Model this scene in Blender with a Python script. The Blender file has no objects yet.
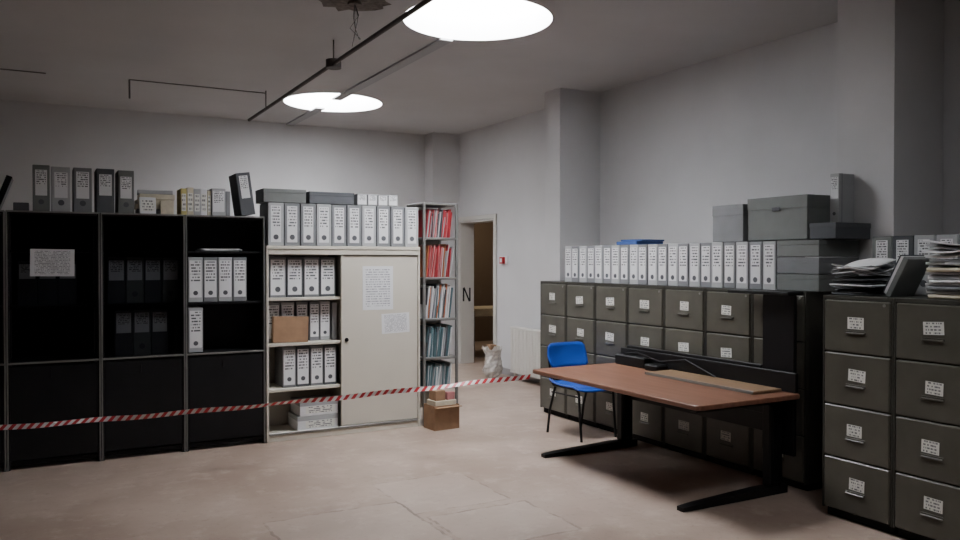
import bpy, math, random
from mathutils import Matrix, Vector
random.seed(7)
R=random.uniform
# ------------------------------------------------------------ materials
def mat(name,col,rough=.6,metal=0,spec=.4,var=0,vscale=6,bump=0,bscale=60,emit=None,es=0):
    m=bpy.data.materials.new(name); m.use_nodes=True
    nt=m.node_tree; b=nt.nodes['Principled BSDF']
    b.inputs['Base Color'].default_value=(*col,1); b.inputs['Roughness'].default_value=rough
    b.inputs['Metallic'].default_value=metal; b.inputs['Specular IOR Level'].default_value=spec
    if emit:
        b.inputs['Emission Color'].default_value=(*emit,1); b.inputs['Emission Strength'].default_value=es
    if var or bump:
        tc=nt.nodes.new('ShaderNodeNewGeometry')
        if var:
            n=nt.nodes.new('ShaderNodeTexNoise'); n.inputs['Scale'].default_value=vscale; n.inputs['Detail'].default_value=6
            nt.links.new(tc.outputs['Position'],n.inputs['Vector'])
            r=nt.nodes.new('ShaderNodeValToRGB')
            r.color_ramp.elements[0].position=.3; r.color_ramp.elements[1].position=.72
            r.color_ramp.elements[0].color=(*[c*(1-var) for c in col],1)
            r.color_ramp.elements[1].color=(*[min(1,c*(1+var)) for c in col],1)
            nt.links.new(n.outputs['Fac'],r.inputs['Fac']); nt.links.new(r.outputs['Color'],b.inputs['Base Color'])
        if bump:
            n=nt.nodes.new('ShaderNodeTexNoise'); n.inputs['Scale'].default_value=bscale; n.inputs['Detail'].default_value=4
            nt.links.new(tc.outputs['Position'],n.inputs['Vector'])
            bp=nt.nodes.new('ShaderNodeBump'); bp.inputs['Strength'].default_value=bump; bp.inputs['Distance'].default_value=.01
            nt.links.new(n.outputs['Fac'],bp.inputs['Height']); nt.links.new(bp.outputs['Normal'],b.inputs['Normal'])
    return m
class NT:
    def __init__(s,nt): s.nt=nt
    def m(s,op,a,b=None,c=None):
        n=s.nt.nodes.new('ShaderNodeMath'); n.operation=op
        for i,v in enumerate((a,b,c)):
            if v is None: continue
            if isinstance(v,(int,float)): n.inputs[i].default_value=v
            else: s.nt.links.new(v,n.inputs[i])
        return n.outputs[0]
    def mix(s,f,a,b):
        n=s.nt.nodes.new('ShaderNodeMix'); n.data_type='RGBA'
        for k,v in ((0,f),(6,a),(7,b)):
            if isinstance(v,(int,float)): n.inputs[k].default_value=v
            elif isinstance(v,tuple): n.inputs[k].default_value=(*v,1)
            else: s.nt.links.new(v,n.inputs[k])
        return n.outputs[2]
def text_mat(name,paper,ink,lines,cols,vmin=.1,vmax=.9,thr=.47):
    m=bpy.data.materials.new(name); m.use_nodes=True; nt=m.node_tree; b=nt.nodes['Principled BSDF']
    b.inputs['Roughness'].default_value=.7; h=NT(nt)
    uv=nt.nodes.new('ShaderNodeTexCoord'); sp=nt.nodes.new('ShaderNodeSeparateXYZ'); nt.links.new(uv.outputs['UV'],sp.inputs[0])
    g=nt.nodes.new('ShaderNodeNewGeometry'); sg=nt.nodes.new('ShaderNodeSeparateXYZ'); nt.links.new(g.outputs['Position'],sg.inputs[0])
    u,v=sp.outputs[0],sp.outputs[1]
    vl=h.m('MULTIPLY',v,lines); row=h.m('FLOOR',vl); fr=h.m('FRACT',vl)
    band=h.m('MULTIPLY',h.m('GREATER_THAN',fr,.28),h.m('LESS_THAN',fr,.78))
    cb=nt.nodes.new('ShaderNodeCombineXYZ')
    nt.links.new(h.m('MULTIPLY',u,cols),cb.inputs[0]); nt.links.new(h.m('MULTIPLY',row,3.7),cb.inputs[1])
    nt.links.new(h.m('FLOOR',h.m('MULTIPLY',h.m('ADD',sg.outputs[0],sg.outputs[1]),9)),cb.inputs[2])
    n=nt.nodes.new('ShaderNodeTexNoise'); n.inputs['Scale'].default_value=1.0; n.inputs['Detail'].default_value=1; nt.links.new(cb.outputs[0],n.inputs['Vector'])
    ink1=h.m('GREATER_THAN',n.outputs['Fac'],thr)
    mg=h.m('MULTIPLY',h.m('MULTIPLY',h.m('GREATER_THAN',u,.1),h.m('LESS_THAN',u,.9)),h.m('MULTIPLY',h.m('GREATER_THAN',v,vmin),h.m('LESS_THAN',v,vmax)))
    f=h.m('MULTIPLY',h.m('MULTIPLY',band,ink1),mg)
    nt.links.new(h.mix(f,paper,ink),b.inputs['Base Color'])
    return m
M_wall=mat('wall_paint',(.60,.595,.605),.85,var=.05,vscale=1.3,bump=.08,bscale=90)
M_ceil=mat('ceiling_paint',(.47,.468,.472),.9,var=.06,vscale=.9,bump=.08,bscale=70)
M_walld=mat('darkened_wall_paint',(.15,.145,.145),.9,var=.05,vscale=1.3)  # unseen left wall, colour darkened to cut bounce light on that side
M_wallf=mat('darkened_front_wall',(.30,.295,.295),.9,var=.05,vscale=1.3)  # unseen front wall, colour darkened to weaken bounce light and raise contrast
M_base=mat('skirting',(.35,.34,.34),.6)
M_black=mat('black_laminate',(.006,.006,.007),.55,var=.2,spec=.25)
M_blackm=mat('black_metal',(.005,.005,.006),.45,var=.2,spec=.3)
M_strip=mat('grey_strip_metal',(.24,.235,.225),.45,metal=.5)
M_beige=mat('beige_steel',(.58,.54,.465),.45,var=.03,vscale=3)
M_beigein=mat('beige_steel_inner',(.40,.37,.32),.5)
M_olive=mat('olive_steel',(.085,.080,.064),.38,var=.14,vscale=7,spec=.5)
M_oliveD=mat('olive_steel_frame',(.040,.038,.031),.5,var=.15)
M_gap=mat('dark_gap',(.01,.01,.01),.9)
M_box=mat('archive_box_grey',(.19,.195,.205),.7,var=.07,vscale=9)
M_boxd=mat('archive_box_dark',(.085,.09,.10),.7,var=.1)
M_boxg=mat('archive_box_greenish',(.16,.17,.165),.7,var=.1)
M_boxl=mat('archive_box_light',(.38,.385,.395),.7,var=.05)
M_white=mat('paper_white',(.72,.72,.73),.75,var=.06,vscale=20)
M_well=mat('skylight_well_paint',(.80,.80,.80),.8)
M_cream=mat('paper_cream',(.58,.52,.40),.75,var=.1,vscale=20)
M_card=mat('cardboard',(.30,.18,.105),.8,var=.12,vscale=14)
M_lab=text_mat('spine_label',(.70,.70,.71),(.11,.11,.12),12,8,.42,.97)
M_lab2=text_mat('small_label',(.74,.73,.68),(.16,.16,.17),4,11,.05,.95,.5)
M_page=text_mat('printed_page',(.72,.72,.74),(.30,.30,.33),18,34,.08,.93)
M_red=mat('folder_red',(.38,.03,.04),.6,var=.1)
M_pink=mat('folder_pink',(.42,.17,.17),.6,var=.1)
M_orange=mat('folder_orange',(.42,.14,.06),.6)
M_blue=mat('folder_blue',(.04,.09,.28),.6)
M_teal=mat('folder_teal',(.10,.18,.20),.6)
M_yel=mat('folder_yellow',(.50,.43,.16),.6)
M_chair=mat('blue_plastic',(.010,.065,.38),.33,spec=.5)
M_pipe=mat('steel_conduit',(.07,.06,.055),.6,metal=.3,var=.2)
M_trunk=mat('ceiling_trunking',(.33,.33,.34),.7)
M_thin=mat('old_ceiling_pipe',(.17,.16,.155),.7)
M_tapeR=mat('tape_red',(.50,.03,.04),.4); M_tapeW=mat('tape_white',(.75,.73,.72),.4)
M_rad=mat('radiator_enamel',(.60,.58,.54),.4)
M_alarm=mat('alarm_red',(.5,.02,.03),.4)
M_plastic=mat('plastic_bag',(.55,.52,.49),.35,var=.25,vscale=30)
M_plaster=mat('broken_plaster',(.16,.14,.125),.9,var=.4,vscale=25,bump=.5)
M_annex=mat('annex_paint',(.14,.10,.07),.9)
M_sky=mat('skylight_glow',(.9,.9,.9),.5,emit=(.95,.97,1.0),es=54)
M_skyfill=mat('skylight_glow_fill',(.9,.9,.9),.5,emit=(.95,.97,1.0),es=13)  # weaker glow for the added out-of-view skylight, used as fill light
def wood(name,a,b,sx,sy):
    m=bpy.data.materials.new(name); m.use_nodes=True; nt=m.node_tree; bs=nt.nodes['Principled BSDF']
    bs.inputs['Roughness'].default_value=.38
    g=nt.nodes.new('ShaderNodeNewGeometry'); mp=nt.nodes.new('ShaderNodeMapping'); mp.inputs['Scale'].default_value=(sx,sy,8)
    nt.links.new(g.outputs['Position'],mp.inputs[0]); n=nt.nodes.new('ShaderNodeTexNoise'); n.inputs['Scale'].default_value=1; n.inputs['Detail'].default_value=7
    nt.links.new(mp.outputs[0],n.inputs['Vector']); r=nt.nodes.new('ShaderNodeValToRGB')
    r.color_ramp.elements[0].position=.32; r.color_ramp.elements[1].position=.7
    r.color_ramp.elements[0].color=(*a,1); r.color_ramp.elements[1].color=(*b,1)
    nt.links.new(n.outputs['Fac'],r.inputs[0]); nt.links.new(r.outputs[0],bs.inputs['Base Color']); return m
M_wood=wood('reddish_wood',(.160,.068,.040),(.235,.112,.070),30,2.5)
M_tan=wood('tan_wood',(.19,.115,.065),(.28,.18,.105),25,2.5)
M_annext=wood('pale_wood',(.55,.45,.30),(.65,.55,.4),3,20)
def glass_dark():
    m=bpy.data.materials.new('smoked_glass'); m.use_nodes=True; nt=m.node_tree; nt.nodes.remove(nt.nodes['Principled BSDF'])
    o=nt.nodes['Material Output']; t=nt.nodes.new('ShaderNodeBsdfTransparent'); t.inputs[0].default_value=(.34,.35,.37,1)
    g=nt.nodes.new('ShaderNodeBsdfGlossy'); g.inputs['Roughness'].default_value=.18; g.inputs[0].default_value=(.5,.5,.52,1)
    x=nt.nodes.new('ShaderNodeMixShader'); x.inputs[0].default_value=.02
    nt.links.new(t.outputs[0],x.inputs[1]); nt.links.new(g.outputs[0],x.inputs[2]); nt.links.new(x.outputs[0],o.inputs[0]); return m
M_glass=glass_dark()
def floor_mat():
    m=bpy.data.materials.new('worn_vinyl_floor'); m.use_nodes=True; nt=m.node_tree; b=nt.nodes['Principled BSDF']; h=NT(nt)
    g=nt.nodes.new('ShaderNodeNewGeometry'); sp=nt.nodes.new('ShaderNodeSeparateXYZ'); nt.links.new(g.outputs['Position'],sp.inputs[0])
    X,Y=sp.outputs[0],sp.outputs[1]
    def noise(sc,det=5,rough=.55):
        n=nt.nodes.new('ShaderNodeTexNoise'); n.inputs['Scale'].default_value=sc; n.inputs['Detail'].default_value=det; n.inputs['Roughness'].default_value=rough
        nt.links.new(g.outputs['Position'],n.inputs['Vector']); return n.outputs['Fac']
    def ss(v,a,c):
        n=nt.nodes.new('ShaderNodeMapRange'); n.interpolation_type='SMOOTHSTEP'; nt.links.new(v,n.inputs[0]); n.inputs[1].default_value=a; n.inputs[2].default_value=c; return n.outputs[0]
    col=h.mix(ss(noise(1.1),.35,.68),(.315,.232,.185),(.42,.328,.27))
    col=h.mix(h.m('MULTIPLY',ss(noise(4.5,8,.7),.50,.68),.5),col,(.52,.44,.38))
    col=h.mix(h.m('MULTIPLY',ss(noise(22,6,.7),.55,.70),.4),col,(.20,.14,.11))
    nz=h.m('MULTIPLY',h.m('SUBTRACT',noise(7),.5),.07)
    for (cx,cy,hx,hy,rim) in ((1.55,4.05,.42,.62,.009),(2.35,4.0,.34,.30,.009),(2.3,4.75,.33,.36,.007)):
        dx=h.m('SUBTRACT',h.m('ABSOLUTE',h.m('SUBTRACT',h.m('ADD',X,nz),cx)),hx)
        dy=h.m('SUBTRACT',h.m('ABSOLUTE',h.m('SUBTRACT',h.m('ADD',Y,nz),cy)),hy)
        d=h.m('MAXIMUM',dx,dy)
        line=h.m('LESS_THAN',h.m('ABSOLUTE',d),rim)
        inside=h.m('LESS_THAN',d,0)
        col=h.mix(h.m('MULTIPLY',inside,.18),col,(.58,.52,.46))
        col=h.mix(h.m('MULTIPLY',h.m('MULTIPLY',line,ss(noise(6),.40,.58)),.7),col,(.17,.12,.095))
    nt.links.new(col,b.inputs['Base Color'])
    rr=nt.nodes.new('ShaderNodeMapRange'); nt.links.new(noise(3),rr.inputs[0]); rr.inputs[3].default_value=.26; rr.inputs[4].default_value=.5
    nt.links.new(rr.outputs[0],b.inputs['Roughness'])
    return m
M_floor=floor_mat()
# ------------------------------------------------------------ mesh builder
class MB:
    def __init__(s,name): s.n=name; s.v=[]; s.f=[]; s.mi=[]; s.uv=[]; s.sm=[]; s.mats=[]
    def mx(s,m):
        if m not in s.mats: s.mats.append(m)
        return s.mats.index(m)
    def face(s,pts,m,uv=None,smooth=False):
        i=len(s.v); s.v+= [Vector(p) for p in pts]; s.f.append(list(range(i,i+len(pts)))); s.mi.append(s.mx(m)); s.uv.append(uv or [(0,0)]*len(pts)); s.sm.append(smooth)
    def faces_idx(s,pts,fs,m,smooth=False,M=None):
        i=len(s.v); s.v+=[(M@Vector(p)) if M else Vector(p) for p in pts]
        for f in fs: s.f.append([i+k for k in f]); s.mi.append(s.mx(m)); s.uv.append([(0,0)]*len(f)); s.sm.append(smooth)
    def box(s,x0,x1,y0,y1,z0,z1,m,M=None,c=.003):
        lo=(x0,y0,z0); hi=(x1,y1,z1); c=min(c,.45*min(x1-x0,y1-y0,z1-z0)); pts=[]; idx={}
        for k in range(8):
            cor=[(k>>a)&1 for a in range(3)]
            for a in range(3):
                p=[]
                for b in range(3):
                    val=hi[b] if cor[b] else lo[b]
                    if b!=a: val+= -c if cor[b] else c
                    p.append(val)
                idx[(k,a)]=len(pts); pts.append(p)
        ctr=Vector([(lo[a]+hi[a])/2 for a in range(3)]); fs=[]
        for a in range(3):
            b,d=[q for q in range(3) if q!=a]
            for sd in (0,1):
                ks=[(sd<<a)|(i<<b)|(j<<d) for i,j in ((0,0),(1,0),(1,1),(0,1))]
                fs.append([idx[(k,a)] for k in ks])
            for i in (0,1):
                for j in (0,1):
                    k0=(i<<b)|(j<<d); k1=k0|(1<<a)
                    fs.append([idx[(k0,b)],idx[(k1,b)],idx[(k1,d)],idx[(k0,d)]])
        for k in range(8): fs.append([idx[(k,0)],idx[(k,1)],idx[(k,2)]])
        out=[]
        for f in fs:
            P=[Vector(pts[i]) for i in f]; n=(P[1]-P[0]).cross(P[2]-P[0]); cc=sum(P,Vector())/len(P)
            out.append(f if n.dot(cc-ctr)>0 else f[::-1])
        s.faces_idx(pts,out,m,M=M)
    def quad(s,bl,br,tr,tl,m,M=None):
        P=[Vector(p) for p in (bl,br,tr,tl)]
        if M: P=[M@p for p in P]
        s.face(P,m,[(0,0),(1,0),(1,1),(0,1)])
    def lab(s,x0,x1,z0,z1,y,m,M=None,rot=0):
        cx,cz=(x0+x1)/2,(z0+z1)/2; c,sn=math.cos(rot),math.sin(rot)
        P=[]
        for x,z in ((x0,z0),(x1,z0),(x1,z1),(x0,z1)):
            P.append((cx+(x-cx)*c-(z-cz)*sn,y,cz+(x-cx)*sn+(z-cz)*c))
        s.quad(*P,m,M)
    def tube(s,pts,r,m,n=8,M=None):
        pts=[Vector(p) for p in pts]; up=Vector((0,0,1)); prev=None; out=[]
        for i,p in enumerate(pts):
            if i==0: d=pts[1]-p
            elif i==len(pts)-1: d=p-pts[i-1]
            else: d=(pts[i+1]-p).normalized()+(p-pts[i-1]).normalized()
            d.normalize()
            if prev is None: a=d.cross(up if abs(d.z)<.9 else Vector((1,0,0))).normalized()
            else: a=(prev-d*prev.dot(d)).normalized()
            prev=a; b=d.cross(a)
            for k in range(n):
                t=2*math.pi*k/n; out.append(p+a*math.cos(t)*r+b*math.sin(t)*r)
        fs=[]
        for i in range(len(pts)-1):
            for k in range(n):
                fs.append([i*n+k,i*n+(k+1)%n,(i+1)*n+(k+1)%n,(i+1)*n+k])
        s.faces_idx(out,fs,m,smooth=True,M=M)
        L=(len(pts)-1)*n
        s.faces_idx(out[:n],[list(range(n))[::-1]],m,M=M); s.faces_idx(out[L:],[list(range(n))],m,M=M)
    def disc(s,c,r,z0,z1,m,n=24,M=None,axis='z'):
        c=Vector(c); pts=[]
        for z in (z0,z1):
            for k in range(n):
                t=2*math.pi*k/n
                if axis=='z': pts.append(c+Vector((r*math.cos(t),r*math.sin(t),z)))
                else: pts.append(c+Vector((r*math.cos(t),z,r*math.sin(t))))
        fs=[[k,(k+1)%n,n+(k+1)%n,n+k] for k in range(n)]+[list(range(n))[::-1],list(range(n,2*n))]
        s.faces_idx(pts,fs,m,M=M)
    def surf(s,fn,nu,nv,m,th=.006,M=None):
        P=[[Vector(fn(i/nu,j/nv)) for j in range(nv+1)] for i in range(nu+1)]
        def nrm(i,j):
            a=P[min(i+1,nu)][j]-P[max(i-1,0)][j]; b=P[i][min(j+1,nv)]-P[i][max(j-1,0)]; return a.cross(b).normalized()
        top=[P[i][j]+nrm(i,j)*th/2 for i in range(nu+1) for j in range(nv+1)]
        bot=[P[i][j]-nrm(i,j)*th/2 for i in range(nu+1) for j in range(nv+1)]
        W=nv+1; O=len(top); fs=[]
        for i in range(nu):
            for j in range(nv):
                a=i*W+j; fs.append([a,a+W,a+W+1,a+1]); fs.append([O+a,O+a+1,O+a+W+1,O+a+W])
        for i in range(nu):
            a=i*W; fs.append([a,O+a,O+a+W,a+W]); a=i*W+nv; fs.append([a,a+W,O+a+W,O+a])
        for j in range(nv):
            a=j; fs.append([a,a+1,O+a+1,O+a]); a=nu*W+j; fs.append([a,O+a,O+a+1,a+1])
        s.faces_idx(top+bot,fs,m,smooth=True,M=M)
    def done(s,parent=None,center=True):
        lo=Vector([min(v[a] for v in s.v) for a in range(3)]); hi=Vector([max(v[a] for v in s.v) for a in range(3)])
        o=Vector(((lo.x+hi.x)/2,(lo.y+hi.y)/2,lo.z)) if center else Vector()
        me=bpy.data.meshes.new(s.n); me.from_pydata([v-o for v in s.v],[],s.f)
        for m in s.mats: me.materials.append(m)
        uvl=me.uv_layers.new(name='UVMap')
        for p,mi,uv,sm in zip(me.polygons,s.mi,s.uv,s.sm):
            p.material_index=mi; p.use_smooth=sm
            for q,li in enumerate(p.loop_indices): uvl.data[li].uv=uv[q]
        me.update(); ob=bpy.data.objects.new(s.n,me); ob.location=o; bpy.context.collection.objects.link(ob)
        if parent: ob.parent=parent
        return ob
def T(x,y,z,rz=0,ry=0,rx=0): return Matrix.Translation((x,y,z))@Matrix.Rotation(rz,4,'Z')@Matrix.Rotation(ry,4,'Y')@Matrix.Rotation(rx,4,'X')
FX=-math.pi/2   # rotate local -Y front to face world -X
# ------------------------------------------------------------ room
H=3.38; XL,XR,YN,YB=-4.0,5.44,-3.0,10.8
def simple(name,boxes,m):
    b=MB(name)
    for q in boxes: b.box(*q,m,c=.001)
    return b.done()
simple('floor',[(XL-.2,8.6,YN-.2,13.4,-.1,0)],M_floor)
simple('wall_back',[(XL-.2,XR,YB,YB+.2,0,H+.9)],M_wall)
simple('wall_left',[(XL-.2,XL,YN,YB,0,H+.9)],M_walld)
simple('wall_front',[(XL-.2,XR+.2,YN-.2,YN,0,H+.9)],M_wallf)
simple('wall_right',[(XR,XR+.2,YN,9.47,0,H+.9),(XR,XR+.2,10.5,YB+.2,0,H+.9),(XR,XR+.2,9.47,10.5,2.1,H+.9)],M_wall)
simple('pillar',[(4.9,XR-.001,7.13,7.42,.001,H-.001)],M_wall)
simple('pillar',[(4.9,XR-.001,3.29,3.72,.001,H-.001)],M_wall)
simple('pillar',[(5.0,XR-.001,10.52,YB-.001,.001,H-.001)],M_wall)
simple('baseboard_back',[(XL+.01,4.99,YB-.015,YB-.001,.001,.09)],M_base)
simple('baseboard_right',[(XR-.015,XR-.001,7.43,9.4,.001,.09)],M_base)
# annex
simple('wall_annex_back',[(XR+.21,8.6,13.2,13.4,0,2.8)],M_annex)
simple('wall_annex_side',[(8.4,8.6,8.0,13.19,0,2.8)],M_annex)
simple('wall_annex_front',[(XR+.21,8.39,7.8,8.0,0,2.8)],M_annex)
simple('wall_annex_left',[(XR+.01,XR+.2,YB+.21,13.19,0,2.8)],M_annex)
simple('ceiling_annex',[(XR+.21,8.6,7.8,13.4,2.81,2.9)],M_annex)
# ceiling with round skylight openings
SK=[(2.97,5.44,.575,M_sky),(3.04,9.12,.57,M_sky),(2.90,1.45,.575,M_skyfill)]  # last entry is an unseen skylight added to fill the near right side
c=MB('ceiling')
X0,X1=2.2,3.75
def rect(x0,x1,y0,y1): c.face([(x0,y0,H),(x0,y1,H),(x1,y1,H),(x1,y0,H)],M_ceil)
rect(XL-.2,X0,YN-.2,YB+.2); rect(X1,XR+.2,YN-.2,YB+.2)
cells=sorted((sy-.8,sy+.8,sx,sy,r) for sx,sy,r,_ in SK); yy=YN-.2
for y0,y1,sx,sy,r in cells:
    rect(X0,X1,yy,y0); yy=y1
    an=[2*math.pi*k/72 for k in range(72)]+[math.atan2(b-sy,a-sx)%(2*math.pi) for a in (X0,X1) for b in (y0,y1)]
    an=sorted(set(an)); C=[];S=[]
    for t in an:
        d=(math.cos(t),math.sin(t)); k=1e9
        if d[0]>1e-9:k=min(k,(X1-sx)/d[0])
        if d[0]<-1e-9:k=min(k,(X0-sx)/d[0])
        if d[1]>1e-9:k=min(k,(y1-sy)/d[1])
        if d[1]<-1e-9:k=min(k,(y0-sy)/d[1])
        C.append((sx+r*d[0],sy+r*d[1])); S.append((sx+k*d[0],sy+k*d[1]))
    n=len(an)
    for i in range(n):
        j=(i+1)%n
        c.face([(*C[i],H),(*C[j],H),(*S[j],H),(*S[i],H)],M_ceil)
rect(X0,X1,yy,YB+.2)
c.done()
for sx,sy,r,ms in SK:
    b=MB('skylight'); n=64; D=.62
    ring=lambda z,rr:[(sx+rr*math.cos(2*math.pi*k/n),sy+rr*math.sin(2*math.pi*k/n),z) for k in range(n)]
    A,B=ring(H+.001,r),ring(H+D,r)
    b.faces_idx(A+B,[[k,n+k,n+(k+1)%n,(k+1)%n] for k in range(n)],M_well,smooth=True)
    prev=ring(H+D,r); pts=list(prev); fs=[]; L=5
    for l in range(1,L):
        t=l/L*math.pi/2; pts+=ring(H+D+.08*math.sin(t),r*math.cos(t))
    for l in range(L-1):
        for k in range(n): fs.append([l*n+k,(l+1)*n+k,(l+1)*n+(k+1)%n,l*n+(k+1)%n])
    fs.append(list(range((L-1)*n,L*n))[::-1])
    b.faces_idx(pts,fs,ms,smooth=True); b.done()
# ceiling services
b=MB('ceiling_conduit'); px,pz=2.17,H-.2
b.tube([(px,-1,pz),(px,9.6,pz)],.018,M_pipe,10)
b.disc((px,6.50,pz),.065,-.04,.03,M_pipe)
for y in (1.5,4.2,6.50,8.8): b.tube([(px,y,pz),(px,y,H-.002)],.006,M_pipe,6)
b.tube([(.8,8.8,H-.22),(.8,8.8,H-.03)],.009,M_thin,8)
b.tube([(.8,8.8,H-.03),(px,8.8,H-.03)],.006,M_thin,8)
b.tube([(-.8,8.9,H-.03),(.06,8.9,H-.03)],.006,M_thin,8)
b.done()
b=MB('ceiling_trunking')
for y0,y1 in ((6.00,8.84),(9.44,YB-.01)): b.box(2.93,3.04,y0,y1,H-.02,H-.001,M_trunk)
b.done()
b=MB('broken_ceiling_rose')
pts=[(1.98+ (.24+R(-.06,.05))*math.cos(2*math.pi*k/22),5.46+(.24+R(-.06,.05))*math.sin(2*math.pi*k/22)) for k in range(22)]
b.faces_idx([(x,y,H-.006) for x,y in pts]+[(1.98,5.46,H-.012)],[[k,22,(k+1)%22] for k in range(22)],M_plaster)
b.disc((1.98,5.46,H-.03),.05,0,.025,M_plaster)
for k in range(4):
    a=R(0,6.28); x,y=1.98,5.46
    b.tube([(x,y,H-.02),(x+.03*math.cos(a),y+.03*math.sin(a),H-.1),(x+R(-.05,.05),y+R(-.05,.05),H-.2),(x+R(-.06,.06),y+R(-.06,.06),H-R(.24,.32))],.0028,M_pipe,6)
b.done()
# ------------------------------------------------------------ door
b=MB('door_frame')
b.box(5.425,5.655,10.47,10.499,.001,2.099,M_rad); b.box(5.425,5.655,9.471,9.50,.001,2.099,M_rad); b.box(5.425,5.655,9.501,10.469,2.07,2.099,M_rad)
b.box(5.415,5.438,10.502,10.56,.001,2.16,M_rad); b.box(5.415,5.438,9.41,9.468,.001,2.16,M_rad); b.box(5.415,5.438,9.469,10.501,2.101,2.16,M_rad)
b.box(5.465,5.49,10.464,10.469,.92,1.12,M_blackm); b.box(5.57,5.595,10.464,10.469,.92,1.12,M_blackm)
b.box(-.012,.012,-.0025,.0025,-.115,.115,M_blackm,M=T(5.53,10.4665,1.02,0,-.42))
b.done()
b=MB('door_1'); b.box(5.67,6.56,9.50,9.54,.01,2.06,M_rad); b.tube([(6.45,9.54,1.02),(6.45,9.59,1.02),(6.35,9.59,1.02)],.009,M_strip); b.done()
b=MB('side_table'); b.box(6.0,7.3,11.2,11.9,.72,.75,M_annext)
for x in (6.05,7.21):
    for y in (11.25,11.81): b.box(x,x+.04,y,y+.04,.001,.719,M_strip)
b.box(6.1,7.2,11.26,11.28,.62,.719,M_annext); b.box(6.1,7.2,11.82,11.84,.62,.719,M_annext)
b.done()
b=MB('fire_alarm_call_point')
b.box(XR-.012,XR-.001,9.13,9.32,1.47,1.58,M_white); b.box(XR-.05,XR-.0125,9.18,9.27,1.48,1.57,M_alarm); b.box(XR-.054,XR-.0505,9.2,9.25,1.50,1.55,M_white); b.done()
b=MB('radiator')
for k in range(12):
    y=7.95+k*.066
    b.box(5.24,5.27,y,y+.058,.12,.66,M_rad,c=.008); b.box(5.31,5.34,y,y+.058,.12,.66,M_rad,c=.008)
b.box(5.238,5.345,7.94,8.745,.655,.68,M_rad,c=.006); b.box(5.245,5.335,7.94,8.745,.10,.122,M_rad)
b.box(5.34,XR-.001,8.05,8.09,.5,.54,M_rad); b.box(5.34,XR-.001,8.6,8.64,.5,.54,M_rad)
for y in (8.0,8.66): b.box(5.27,5.31,y,y+.04,.001,.101,M_rad)
b.done()
b=MB('plastic_bag'); BX,BY=5.12,8.97
nu,nv=26,16; pts=[];fs=[]
for j in range(nv+1):
    v=j/nv; z=.001+.40*v; rr=.125*(math.sin(min(1,v*2.6+.15)*math.pi/2)**.6 if v<.35 else 1-.22*math.sin((v-.35)/.65*math.pi*.9)+.10*max(0,v-.8)*5)
    for i in range(nu):
        t=2*math.pi*i/nu; r2=rr*(1+.09*math.sin(3*t+6*v)+.07*math.sin(7*t-11*v)+R(-.07,.07)); zz=z+(R(-.035,.035) if j==nv else R(-.006,.006) if j else 0)
        pts.append((BX+r2*math.cos(t),BY+r2*math.sin(t),zz))
for j in range(nv):
    for i in range(nu): fs.append([j*nu+i,j*nu+(i+1)%nu,(j+1)*nu+(i+1)%nu,(j+1)*nu+i])
fs.append(list(range(nu))[::-1])
b.faces_idx(pts,fs,M_plastic)
b.box(BX-.07,BX+.02,BY-.06,BY+.04,.30,.44,M_card,M=None); b.box(BX+.02,BX+.08,BY-.04,BY+.05,.30,.42,M_cream)
b.done()
# ------------------------------------------------------------ archive boxes
def binder(b,M,w,d,h,body=None,lab=M_lab,l0=.10,l1=.93,hole=True,lw=.84):
    body=body or M_box
    b.box(-w/2,w/2,0,d,0,h,body,M=M,c=.003)
    b.box(-w/2-.0008,w/2+.0008,.03,.034,.004,h+.0008,M_boxd,M=M,c=.0005)
    b.lab(-w/2*lw,w/2*lw,h*l0,h*l1,-.0012,lab,M)
    if hole:
        b.disc((0,-.0022,h*.2),w*.17,0,.002,M_boxd,n=14,M=M,axis='y')
def row(name,x0,pitch,n,y,z,h,d=.27,bodies=(None,),w=None,facing=0,jit=.008,lean=0,l0=.1,lw=.84):
    b=MB(name)
    for k in range(n):
        ww=(w or pitch*.95)
        if facing==0: M=T(x0+pitch*(k+.5),y+R(0,jit),z)
        else: M=T(y+R(0,jit),x0-pitch*(k+.5),z,FX)
        binder(b,M,ww,d,h,bodies[k%len(bodies)] if bodies[0] else None,l0=l0,lw=lw)
    return b.done()
# ------------------------------------------------------------ black cabinets
YF=6.70; DP=.42; BT=1.89
bx=[-.84,-.22,.40,1.01,1.64]
for i in range(4):
    a,e=bx[i]+.003,bx[i+1]-.003
    b=MB('black_shelving_cabinet')
    b.box(a,a+.02,YF+.004,YF+DP,.001,BT,M_black); b.box(e-.02,e,YF+.004,YF+DP,.001,BT,M_black)
    b.box(a,a+.010,YF-.006,YF+.003,.001,BT,M_strip,c=.001); b.box(e-.010,e,YF-.006,YF+.003,.001,BT,M_strip,c=.001)
    b.box(a+.021,e-.021,YF+DP-.015,YF+DP,.03,BT-.02,M_black)
    b.box(a+.021,e-.021,YF+.004,YF+DP-.016,BT-.025,BT,M_black)
    b.box(a+.011,e-.011,YF-.006,YF+.003,BT-.012,BT,M_strip,c=.001)
    b.box(a+.021,e-.021,YF+.02,YF+DP-.016,.03,.06,M_black)
    for z in (.78,1.19):
        b.box(a+.021,e-.021,YF+.024,YF+DP-.016,z-.02,z,M_black)
    b.box(a+.011,e-.011,YF-.006,YF+.012,.769,.782,M_strip,c=.001)
    b.box(a+.021,e-.021,YF+.024,YF+DP-.016,1.585,1.60,M_black)
    mid=(a+e)/2
    b.box(a+.021,e-.021,YF+.003,YF+.02,.07,.755,M_black)
    b.box(mid-.03,mid-.02,YF-.006,YF+.002,.66,.72,M_blackm)
    if i<3: b.quad((a+.021,YF+.010,.79),(e-.021,YF+.010,.79),(e-.021,YF+.010,BT-.03),(a+.021,YF+.010,BT-.03),M_glass)
    b.done()
row('archive_box_row',.45,.132,4,YF+.08,1.192,.36,.27,(M_boxd,M_boxg),l0=.5)
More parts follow.
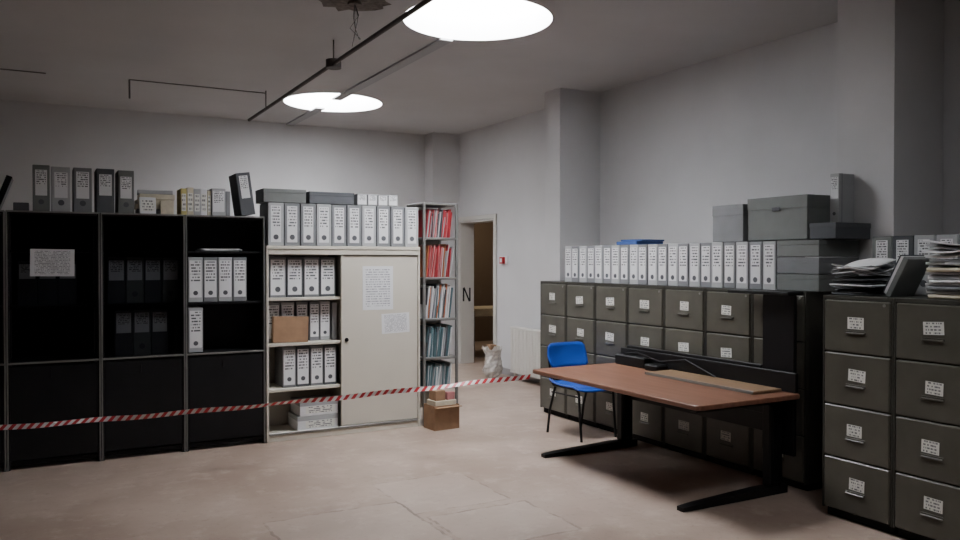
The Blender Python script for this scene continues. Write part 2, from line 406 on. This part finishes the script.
row('archive_box_row',.50,.132,3,YF+.08,.782,.36,.27,(M_boxd,M_boxg),l0=.5)
row('archive_box_row',-.15,.132,3,YF+.08,1.192,.33,.27,(M_boxd,),l0=.6)
row('archive_box_row',1.036,.116,4,YF+.03,1.192,.36,.27,(M_boxl,M_box))
row('archive_box_row',1.036,.116,1,YF+.03,.787,.36,.27,(M_boxl,))
b=MB('loose_papers'); 
for k in range(5): b.box(-.15,.15,0,.22,k*.004,k*.004+.0035,M_white,M=T(1.30+R(-.02,.02),YF+.04+R(0,.03),1.602,R(-.05,.05)),c=.0005)
b.done()
b=MB('archive_box_row'); z=BT+.001
for x,w,h,bd in ((.01,.11,.34,M_boxg),(.14,.125,.335,M_boxl),(.285,.125,.335,M_box),(.44,.125,.335,M_boxd),(.585,.115,.33,M_boxg)):
    binder(b,T(x,YF+.03+R(0,.02),z),w,.28,h,bd,l0=R(.3,.45),l1=R(.8,.93),lw=.7)
b.done()
b=MB('black_folder'); b.box(-.02,.02,0,.28,0,.26,M_blackm,M=T(-.28,YF+.04,z+.006,0,.35)); b.box(-.42,-.34,YF+.04,YF+.3,z,z+.12,M_boxd); b.box(-.17,-.07,YF+.05,YF+.3,z,z+.06,M_boxd); b.done()
b=MB('book_stack'); zz=z
for k in range(5):
    t=R(.03,.045); b.box(-.13,.13,0,.2,0,t,random.choice((M_white,M_cream,M_boxl,M_box)),M=T(.80+R(-.02,.02),YF+.05,zz,R(-.1,.1))); zz+=t+.0005
b.box(-.06,.06,0,.02,0,.13,M_white,M=T(.74,YF+.02,z,.1,0,-.1)); b.lab(-.05,.05,.02,.11,-.001,M_lab2,T(.74,YF+.02,z,.1,0,-.1))
b.box(-.05,.05,0,.02,0,.11,M_cream,M=T(.88,YF+.015,z,-.1,0,-.1))
b.done()
b=MB('magazine_files'); x=.985
for k,(w,h,m) in enumerate(((.045,.21,M_yel),(.05,.22,M_cream),(.05,.21,M_boxl),(.05,.215,M_white),(.03,.2,M_cream))):
    b.box(x,x+w,YF+.04,YF+.26,z,z+h,m); b.lab(x+.006,x+w-.006,z+.03,z+h*.8,YF+.0388,M_lab2); x+=w+.002
b.box(x,x+.11,YF+.03,YF+.28,z,z+.22,M_boxl); b.lab(x+.01,x+.10,z+.03,z+.2,YF+.0288,M_lab); x+=.112
b.box(x,x+.035,YF+.03,YF+.28,z,z+.2,M_box)
b.done()
b=MB('leaning_archive_box'); M=T(1.515,YF+.03,z+.012,0,-.14); binder(b,M,.115,.28,.35,M_boxd,l0=.4,lw=.6); b.done()
# ------------------------------------------------------------ beige sliding-door cabinet
b=MB('sliding_door_cabinet'); a,e=1.648,3.052; CT=1.62; 
b.box(a,a+.02,YF-.01,YF+DP,.001,CT-.001,M_beige); b.box(e-.02,e,YF-.01,YF+DP,.001,CT-.001,M_beige)
b.box(a,e,YF-.014,YF+DP,CT,CT+.03,M_beige); b.box(a+.021,e-.021,YF,YF+DP,.001,.055,M_beige)
b.box(a+.021,e-.021,YF+DP-.012,YF+DP,.056,CT-.001,M_beigein)
b.box(2.315,2.335,YF+.03,YF+DP-.013,.056,CT-.001,M_beigein)
b.box(a+.021,e-.021,YF-.008,YF+.004,CT-.045,CT-.002,M_beige)
b.box(a+.021,e-.021,YF-.008,YF+.004,.056,.075,M_strip)
for z in (.44,.825,1.21):
    b.box(a+.021,2.314,YF+.035,YF+DP-.013,z-.018,z,M_beige)
    b.box(a+.021,2.314,YF+.025,YF+.0345,z-.026,z,M_beige)
b.box(2.30,e-.022,YF+.006,YF+.022,.078,CT-.05,M_beige); b.box(2.30,2.315,YF-.004,YF+.0055,.078,CT-.05,M_beige)
b.disc((2.35,YF-.004,.83),.018,0,.009,M_blackm,axis='y')
b.done()
y=YF+.06
row('archive_box_row',1.69,.146,4,y,1.212,.345,.27,(M_box,M_boxd),l0=.06)
b=MB('archive_box_row')
for x,w in ((1.735,.115),(1.86,.115),(1.985,.10),(2.095,.085),(2.19,.09)): binder(b,T(x,y+.05,.827),w,.25,.34,random.choice((M_box,M_boxl)))
b.box(2.255,2.30,y+.05,y+.28,.827,1.15,M_boxl)
b.done()
b=MB('cardboard_magazine_holder')
M=T(1.865,YF+.036,.828,0,.03); b.box(-.15,.15,0,.006,0,.22,M_card,M=M,c=.001); b.box(-.15,.15,.06,.066,0,.22,M_card,M=M,c=.001)
b.box(-.15,-.144,.006,.06,0,.22,M_card,M=M,c=.001); b.box(.144,.15,.006,.06,0,.22,M_card,M=M,c=.001); b.box(-.144,.144,.006,.06,0,.006,M_card,M=M,c=.001)
b.done()
row('archive_box_row',1.80,.12,4,y,.442,.345,.27,(M_box,M_boxd),l0=.06)
b=MB('white_storage_boxes')
for k in range(2):
    zz=.057+k*.125
    b.box(1.93+k*.02,2.29,y,y+.3,zz,zz+.115,M_white); b.box(1.928+k*.02,2.292,y-.002,y+.302,zz+.085,zz+.122,M_boxl,c=.002); b.lab(2.0,2.26,zz+.02,zz+.08,y-.0012,M_lab2)
b.done()
row('archive_box_row',1.665,.138,10,YF+.0,CT+.031,.36,.30,(M_boxl,M_box,M_box),l0=.08,lw=.66)
tz=CT+.031+.363
b=MB('flat_archive_box'); b.box(1.63,1.99,YF+.0,YF+.28,tz,tz+.11,M_boxg); b.box(1.628,1.992,YF-.002,YF+.282,tz+.08,tz+.113,M_boxg,c=.002); b.done()
b=MB('flat_archive_box'); b.box(2.02,2.42,YF+.0,YF+.28,tz,tz+.10,M_boxd); b.box(2.018,2.422,YF-.002,YF+.282,tz+.07,tz+.103,M_boxd,c=.002); b.done()
b=MB('small_archive_boxes'); 
for k in range(4): 
    M=T(2.50+k*.098,YF+.01,tz); b.box(-.045,.045,0,.25,0,.10,M_boxl,M=M); b.lab(-.038,.038,.01,.09,-.0012,M_lab,M)
b.done()
b=MB('paper_notice'); b.lab(2.50,2.79,1.085,1.475,YF+.0042,M_page); b.box(2.50,2.79,YF+.0045,YF+.0055,1.085,1.475,M_white,c=.0002); b.done()
b=MB('paper_notice'); b.lab(2.68,2.95,.87,1.05,YF+.0042,M_page,rot=.03); b.done()
b=MB('paper_notice'); b.lab(-.065,.225,1.41,1.61,YF+.0085,M_page,rot=-.01); b.done()
# ------------------------------------------------------------ open file rack with coloured folders
b=MB('file_rack'); a,e=3.08,3.44; ry=YF-.02; RT=2.06
for x in (a,e-.025):
    for yv in (ry,ry+.36): b.box(x,x+.025,yv,yv+.025,.001,RT,M_strip)
lv=[.35,.63,.99,1.37,1.74]
for z in lv+[RT-.0]:
    b.box(a+.001,e-.001,ry+.001,ry+.384,z-.022,z-.001,M_strip)
b.box(a+.026,e-.026,ry+.375,ry+.38,.1,RT-.03,M_beigein)
b.done()
pal=[(M_white,M_teal,M_boxl),(M_teal,M_white,M_boxd,M_boxl,M_white,M_teal),(M_orange,M_white,M_boxl,M_teal,M_white,M_boxd),(M_red,M_pink,M_red,M_orange,M_boxl),(M_red,M_boxl,M_pink,M_red,M_boxd)]
b=MB('coloured_folders')
for li,z in enumerate(lv):
    x=a+.035; hh=(.22,.30,.32,.31,.27)[li]
    while x<e-.075:
        t=R(.003,.009); h=hh*R(.82,1); ln=R(.05,.16)
        b.box(0,t,0,R(.26,.30),0,h,random.choice(pal[li]),M=T(x,ry+R(.015,.04),z+.001,0,ln),c=.001)
        x+=t+.004
b.done()
b=MB('cardboard_box')
M=T(3.20,YF-.15,.001,.08)
b.box(-.13,.13,-.10,.10,0,.004,M_card,M=M,c=.001)
for q in ((-.13,.13,-.10,-.095),(-.13,.13,.095,.10),(-.13,-.125,-.095,.095),(.125,.13,-.095,.095)): b.box(*q,.004,.22,M_card,M=M,c=.001)
b.box(-.13,.13,-.15,-.10,.205,.209,M_card,M=M,c=.001)
b.box(-.11,.11,-.08,.08,.005,.26,M_cream,M=M); b.box(-.10,.0,-.07,.05,.26,.35,M_card,M=M); b.box(.02,.1,-.07,-.02,.26,.33,M_pink,M=M)
b.done()
# ------------------------------------------------------------ filing cabinets
def filing_cabinet(xf,yc,depth,w=.452,HC=1.32):
    b=MB('filing_cabinet'); M=T(xf,yc,0,FX)
    b.box(-w/2,w/2,.02,depth,.05,HC,M_oliveD,M=M)
    b.box(-w/2+.01,w/2-.01,.035,depth-.01,.001,.051,M_gap,M=M)
    b.box(-w/2,-w/2+.012,.0,.021,.05,HC,M_oliveD,M=M,c=.002); b.box(w/2-.012,w/2,.0,.021,.05,HC,M_oliveD,M=M,c=.002)
    b.box(-w/2+.012,w/2-.012,.0,.021,HC-.022,HC,M_oliveD,M=M,c=.002)
    dh=(HC-.022-.055)/4
    for k in range(4):
        z0=.055+k*dh+.004; z1=z0+dh-.008; zc=(z0+z1)/2+.015
        b.box(-w/2+.016,w/2-.016,-.006,.019,z0,z1,M_olive,M=M,c=.006)
        b.box(-.062,.062,-.011,-.0061,zc-.044,zc-.037,M_olive,M=M,c=.001)
        b.box(-.060,.060,-.018,-.0061,zc-.056,zc-.0465,M_olive,M=M,c=.003)
        ox,oz,rt=R(-.012,.012),R(-.006,.012),R(-.07,.07)
        lw_=R(.046,.060); b.lab(ox-lw_,ox+lw_,zc-.030+oz,zc+.038+oz,-.0075,M_lab2,M,rot=rt)
    b.disc((w/2-.05,-.003,HC-.045),.009,-.006,0,M_strip,n=12,M=M,axis='y')
    return b.done()
for k in range(7): filing_cabinet(4.40,6.52-k*.455,.48)
for k in range(3): filing_cabinet(4.12,2.99-k*.455,.70)
CT2=1.321
row('archive_box_row',6.42,.1215,21,4.46,CT2,.34,.30,(M_boxl,M_box),facing=1,l0=.12,lw=.74)
b=MB('blue_folder'); b.box(-.14,.14,0,.3,0,.03,M_blue,M=T(4.52,5.55,CT2+.343,FX)); b.box(-.13,.13,0,.28,.031,.045,M_blue,M=T(4.53,5.50,CT2+.343,FX+.08)); b.done()
def lying(name,y0,y1,z,h,m,x=4.46,d=.40):
    b=MB(name); b.box(x,x+d,y0,y1,z,z+h,m); b.box(x-.002,x+d+.002,y0-.002,y1+.002,z+h*.72,z+h+.002,m,c=.002)
    return b
for k in range(3):
    b=lying('flat_archive_box',3.515,3.855,CT2+.002+k*.115,.108,(M_boxg,M_box,M_boxg)[k],d=.40); b.done()
b=lying('storage_box',4.17,4.47,CT2+.344,.27,M_box,x=4.47,d=.3); b.done()
b=lying('storage_box',3.64,4.155,CT2+.348,.30,M_boxg,x=4.50,d=.3)
b.box(4.49,4.4975,3.86,3.93,CT2+.55,CT2+.575,M_boxd); b.done()
b=MB('flat_archive_box'); b.box(4.50,4.85,3.42,3.62,CT2+.348,CT2+.45,M_boxd); b.box(4.498,4.852,3.418,3.622,CT2+.42,CT2+.453,M_boxd,c=.002); b.done()
b=MB('archive_box'); binder(b,T(4.72,3.60,CT2+.455,FX),.07,.16,.34,M_boxl,l0=.5); b.done()
b=MB('archive_box_row')
for k,(w,bd) in enumerate(((.13,M_boxg),(.13,M_boxd),(.12,M_boxl),(.12,M_boxl),(.12,M_box),(.12,M_boxl))):
    binder(b,T(4.54+R(0,.01),3.13-k*.134,CT2+.0,FX),w,.27,.355,bd,l0=.4,lw=.6)
b.done()
def paper_pile(name,cx,cy,z,n,w,d,mats,th=(.003,.012),jr=.15,off=.02):
    b=MB(name)
    for k in range(n):
        t=R(*th); mt=random.choice(mats); ph=R(0,6); am=R(.001,.004); rz=R(-jr,jr); ox,oy=R(-off,off),R(-off,off)
        if k>n*.6: am*=2.5
        ww,dd=w*R(.85,1.05),d*R(.85,1.05); zb=z+t/2+am
        b.surf(lambda u,v:((u-.5)*dd,(v-.5)*ww,am*math.sin(ph+4*u+3*v)),8,8,mt,t,M=T(cx+ox,cy+oy,zb,rz))
        z+=t+am*.9
    return b,z
b,zt=paper_pile('paper_pile',4.31,3.08,CT2+.002,9,.26,.26,(M_white,M_boxl,M_blackm,M_boxd),(.004,.012),.08,.01)
for k in range(6):
    a0=R(-.3,.3)
    b.surf(lambda u,v:((u-.5)*.24,(v-.5)*.26,.03*math.sin(2.4*u+k)+.015*math.cos(3*v+k)),8,8,M_white if k%2 else M_boxl,.003,M=T(4.31+R(-.03,.03),3.07+R(-.01,.01),zt+.035+k*.008,a0))
b.done()
b=MB('dark_ring_binder'); M=T(4.30,2.86,CT2+.012,.05,0,.45); b.box(-.12,.12,-.03,.0,0,.24,M_boxg,M=M); b.box(-.115,.115,.001,.018,.005,.235,M_white,M=M); b.box(-.12,.12,.019,.023,0,.24,M_boxd,M=M); b.done()
b,zt=paper_pile('paper_pile',4.33,2.46,CT2+.002,10,.34,.30,(M_white,M_cream,M_boxl,M_box),(.014,.024),.08,.01)
for k in range(4):
    b.surf(lambda u,v:((u-.5)*.28,(v-.5)*.34,.025*math.sin(2.0*u+k*.5)+.016*math.cos(4*v+k*.5)),8,8,M_white if k!=2 else M_boxl,.008,M=T(4.32+R(-.02,.02),2.46+R(-.01,.01),zt+.025+k*.014,R(-.12,.12)))
b.done()
# ------------------------------------------------------------ desk
DX0,DX1,DY0,DY1,DZ=3.38,4.28,3.49,5.32,.67
b=MB('office_desk')
def rtop(x0,x1,y0,y1,z0,z1,r,m):
    pts=[]
    for cx,cy,a0 in ((x1-r,y1-r,0),(x0+r,y1-r,90),(x0+r,y0+r,180),(x1-r,y0+r,270)):
        for k in range(5): t=math.radians(a0+k*22.5); pts.append((cx+r*math.cos(t),cy+r*math.sin(t)))
    n=len(pts); P=[]
    def rg(z,s): 
        cx,cy=(x0+x1)/2,(y0+y1)/2
        return [(cx+(x-cx)*(1-s/((x1-x0)/2)),cy+(y-cy)*(1-s/((y1-y0)/2)),z) for x,y in pts]
    P=rg(z0,.004)+rg(z0+.004,0)+rg(z1-.004,0)+rg(z1,.004)
    fs=[[l*n+k,l*n+(k+1)%n,(l+1)*n+(k+1)%n,(l+1)*n+k] for l in range(3) for k in range(n)]+[list(range(n))[::-1],list(range(3*n,4*n))]
    b.faces_idx(P,fs,m)
rtop(DX0,DX1,DY0,DY1,DZ-.03,DZ,.04,M_wood)
for yl in (3.66,5.17):
    P=[]
    for x,hw,hz in ((3.40,.028,.028),(3.52,.034,.036),(4.05,.04,.055),(4.30,.04,.055)):
        P+=[(x,yl-hw,.003),(x,yl+hw,.003),(x,yl+hw,hz),(x,yl-hw,hz)]
    fs=[[l*4+k,l*4+(k+1)%4,(l+1)*4+(k+1)%4,(l+1)*4+k] for l in range(3) for k in range(4)]+[[3,2,1,0],[12,13,14,15]]
    b.faces_idx(P,fs,M_blackm)
    b.box(4.14,4.26,yl-.035,yl+.035,.055,DZ-.075,M_blackm,c=.01)
    b.box(4.16,4.24,yl-.042,yl-.0355,.08,DZ-.1,M_blackm,c=.002)
    b.box(3.50,4.26,yl-.03,yl+.03,DZ-.075,DZ-.031,M_blackm,c=.006)
    for x in (3.42,4.26): b.disc((x,yl,0),.018,.0005,.004,M_blackm,n=12)
b.box(4.17,4.21,3.70,5.13,DZ-.15,DZ-.08,M_blackm)
b.box(4.225,4.25,3.70,5.13,DZ-.28,DZ-.08,M_blackm)
b.box(4.25,4.275,3.52,5.29,DZ+.001,DZ+.13,M_blackm,c=.004)
b.box(4.17,4.249,4.9,5.27,DZ+.001,DZ+.085,M_blackm,c=.01)
b.box(4.13,4.249,4.70,4.86,DZ+.001,DZ+.05,M_blackm,c=.012)
b.tube([(4.22,5.2,DZ+.085),(4.18,5.0,DZ+.12),(4.2,4.75,DZ+.07),(4.23,4.5,DZ+.11),(4.235,4.2,DZ+.02)],.008,M_blackm)
b.box(4.281,4.31,3.56,3.82,.25,1.30,M_blackm,c=.004)
b.box(4.20,4.35,3.54,4.06,1.301,1.325,M_blackm,c=.004)
b.box(4.281,4.31,3.83,5.25,DZ-.2,DZ+.15,M_blackm,c=.004)
b.done()
b=MB('wooden_board'); b.box(3.98,4.24,3.62,4.66,DZ+.002,DZ+.02,M_tan,M=None); b.box(3.972,3.979,3.62,4.66,DZ+.002,DZ+.022,M_strip,c=.001); b.done()
# ------------------------------------------------------------ chair
b=MB('blue_chair'); M=T(4.145,5.70,0,.06)
def seat(u,v):
    x=(u-.5)*.42; y=-.22+v*.42; edge=abs(u-.5)*2
    z=.445+.02*edge**3 - .02*math.sin(v*math.pi) - (.035*max(0,.2-v)/.2)
    if v>.93: z+=.02
    return (x*(1-.06*v-(.10 if v<.06 else 0)),y,z)
b.surf(seat,12,12,M_chair,.012,M)
def back(u,v):
    x=(u-.5)*(.44-.05*abs(v-.5)); cv=(u-.5)**2*.18
    z=.57+v*.22; y=.20-cv+.05*v+.012*math.sin(v*math.pi)
    c_=abs(u-.5)*2
    if c_>.8: z=.68+(z-.68)*(1-.28*((c_-.8)/.2)**1.5)
    return (x,y,z)
b.surf(back,16,8,M_chair,.012,M)
for sx in (-1,1):
    x=sx*.19
    b.tube([(x,-.235,.001),(x,-.21,.25),(x,-.20,.40),(x*.98,-.17,.43),(x*.98,0,.43),(x*.98,.15,.43),(x*.98,.19,.46),(x*.95,.22,.60),(x*.95,.243,.76)],.011,M_blackm,8,M)
    b.tube([(x,.235,.001),(x,.2,.22),(x*.98,.13,.42)],.011,M_blackm,8,M)
    b.tube([(x,-.20,.37),(x,.17,.37)],.007,M_blackm,8,M)
b.tube([(-.185,-.15,.425),(.185,-.15,.425)],.009,M_blackm,8,M); b.tube([(-.185,.14,.425),(.185,.14,.425)],.009,M_blackm,8,M)
b.done()
# ------------------------------------------------------------ barrier tape
b=MB('barrier_tape'); A=Vector((-.84,6.675,.335)); B=Vector((3.385,5.325,.615)); n=150; W=.036
def tp(t,s):
    p=A.lerp(B,t); p.z-=.03*4*t*(1-t)+.004*math.sin(t*40); tw=.5*math.sin(t*9)+.3*math.sin(t*31)
    d=Vector((0.3,.95,0))*math.sin(tw)*s*W/2; return p+Vector((0,0,math.cos(tw)*s*W/2))+d
for k in range(n):
    sh=.5/n*2; f=lambda t:min(1,max(0,t)); t0,t1=k/n,(k+1)/n
    b.face([tp(f(t0-sh/2),-1),tp(f(t1-sh/2),-1),tp(f(t1+sh/2),1),tp(f(t0+sh/2),1)],M_tapeR if k%2 else M_tapeW)
b.done()
# ------------------------------------------------------------ lights / world
w=bpy.data.worlds.new('World'); bpy.context.scene.world=w; w.use_nodes=True
w.node_tree.nodes['Background'].inputs[0].default_value=(.5,.6,.75,1); w.node_tree.nodes['Background'].inputs[1].default_value=.05
l=bpy.data.lights.new('annex_lamp','AREA'); l.energy=18; l.size=.8; l.color=(1,.85,.65)
o=bpy.data.objects.new('annex_lamp',l); o.location=(6.9,12.0,2.75); bpy.context.collection.objects.link(o)
# ------------------------------------------------------------ camera
cd=bpy.data.cameras.new('camera'); cd.lens=30; cd.sensor_width=36; cd.clip_end=60
co=bpy.data.objects.new('camera',cd); co.location=(0,0,1.53); co.rotation_euler=(math.radians(90-.716),0,math.radians(-28.8))
bpy.context.collection.objects.link(co); bpy.context.scene.camera=co
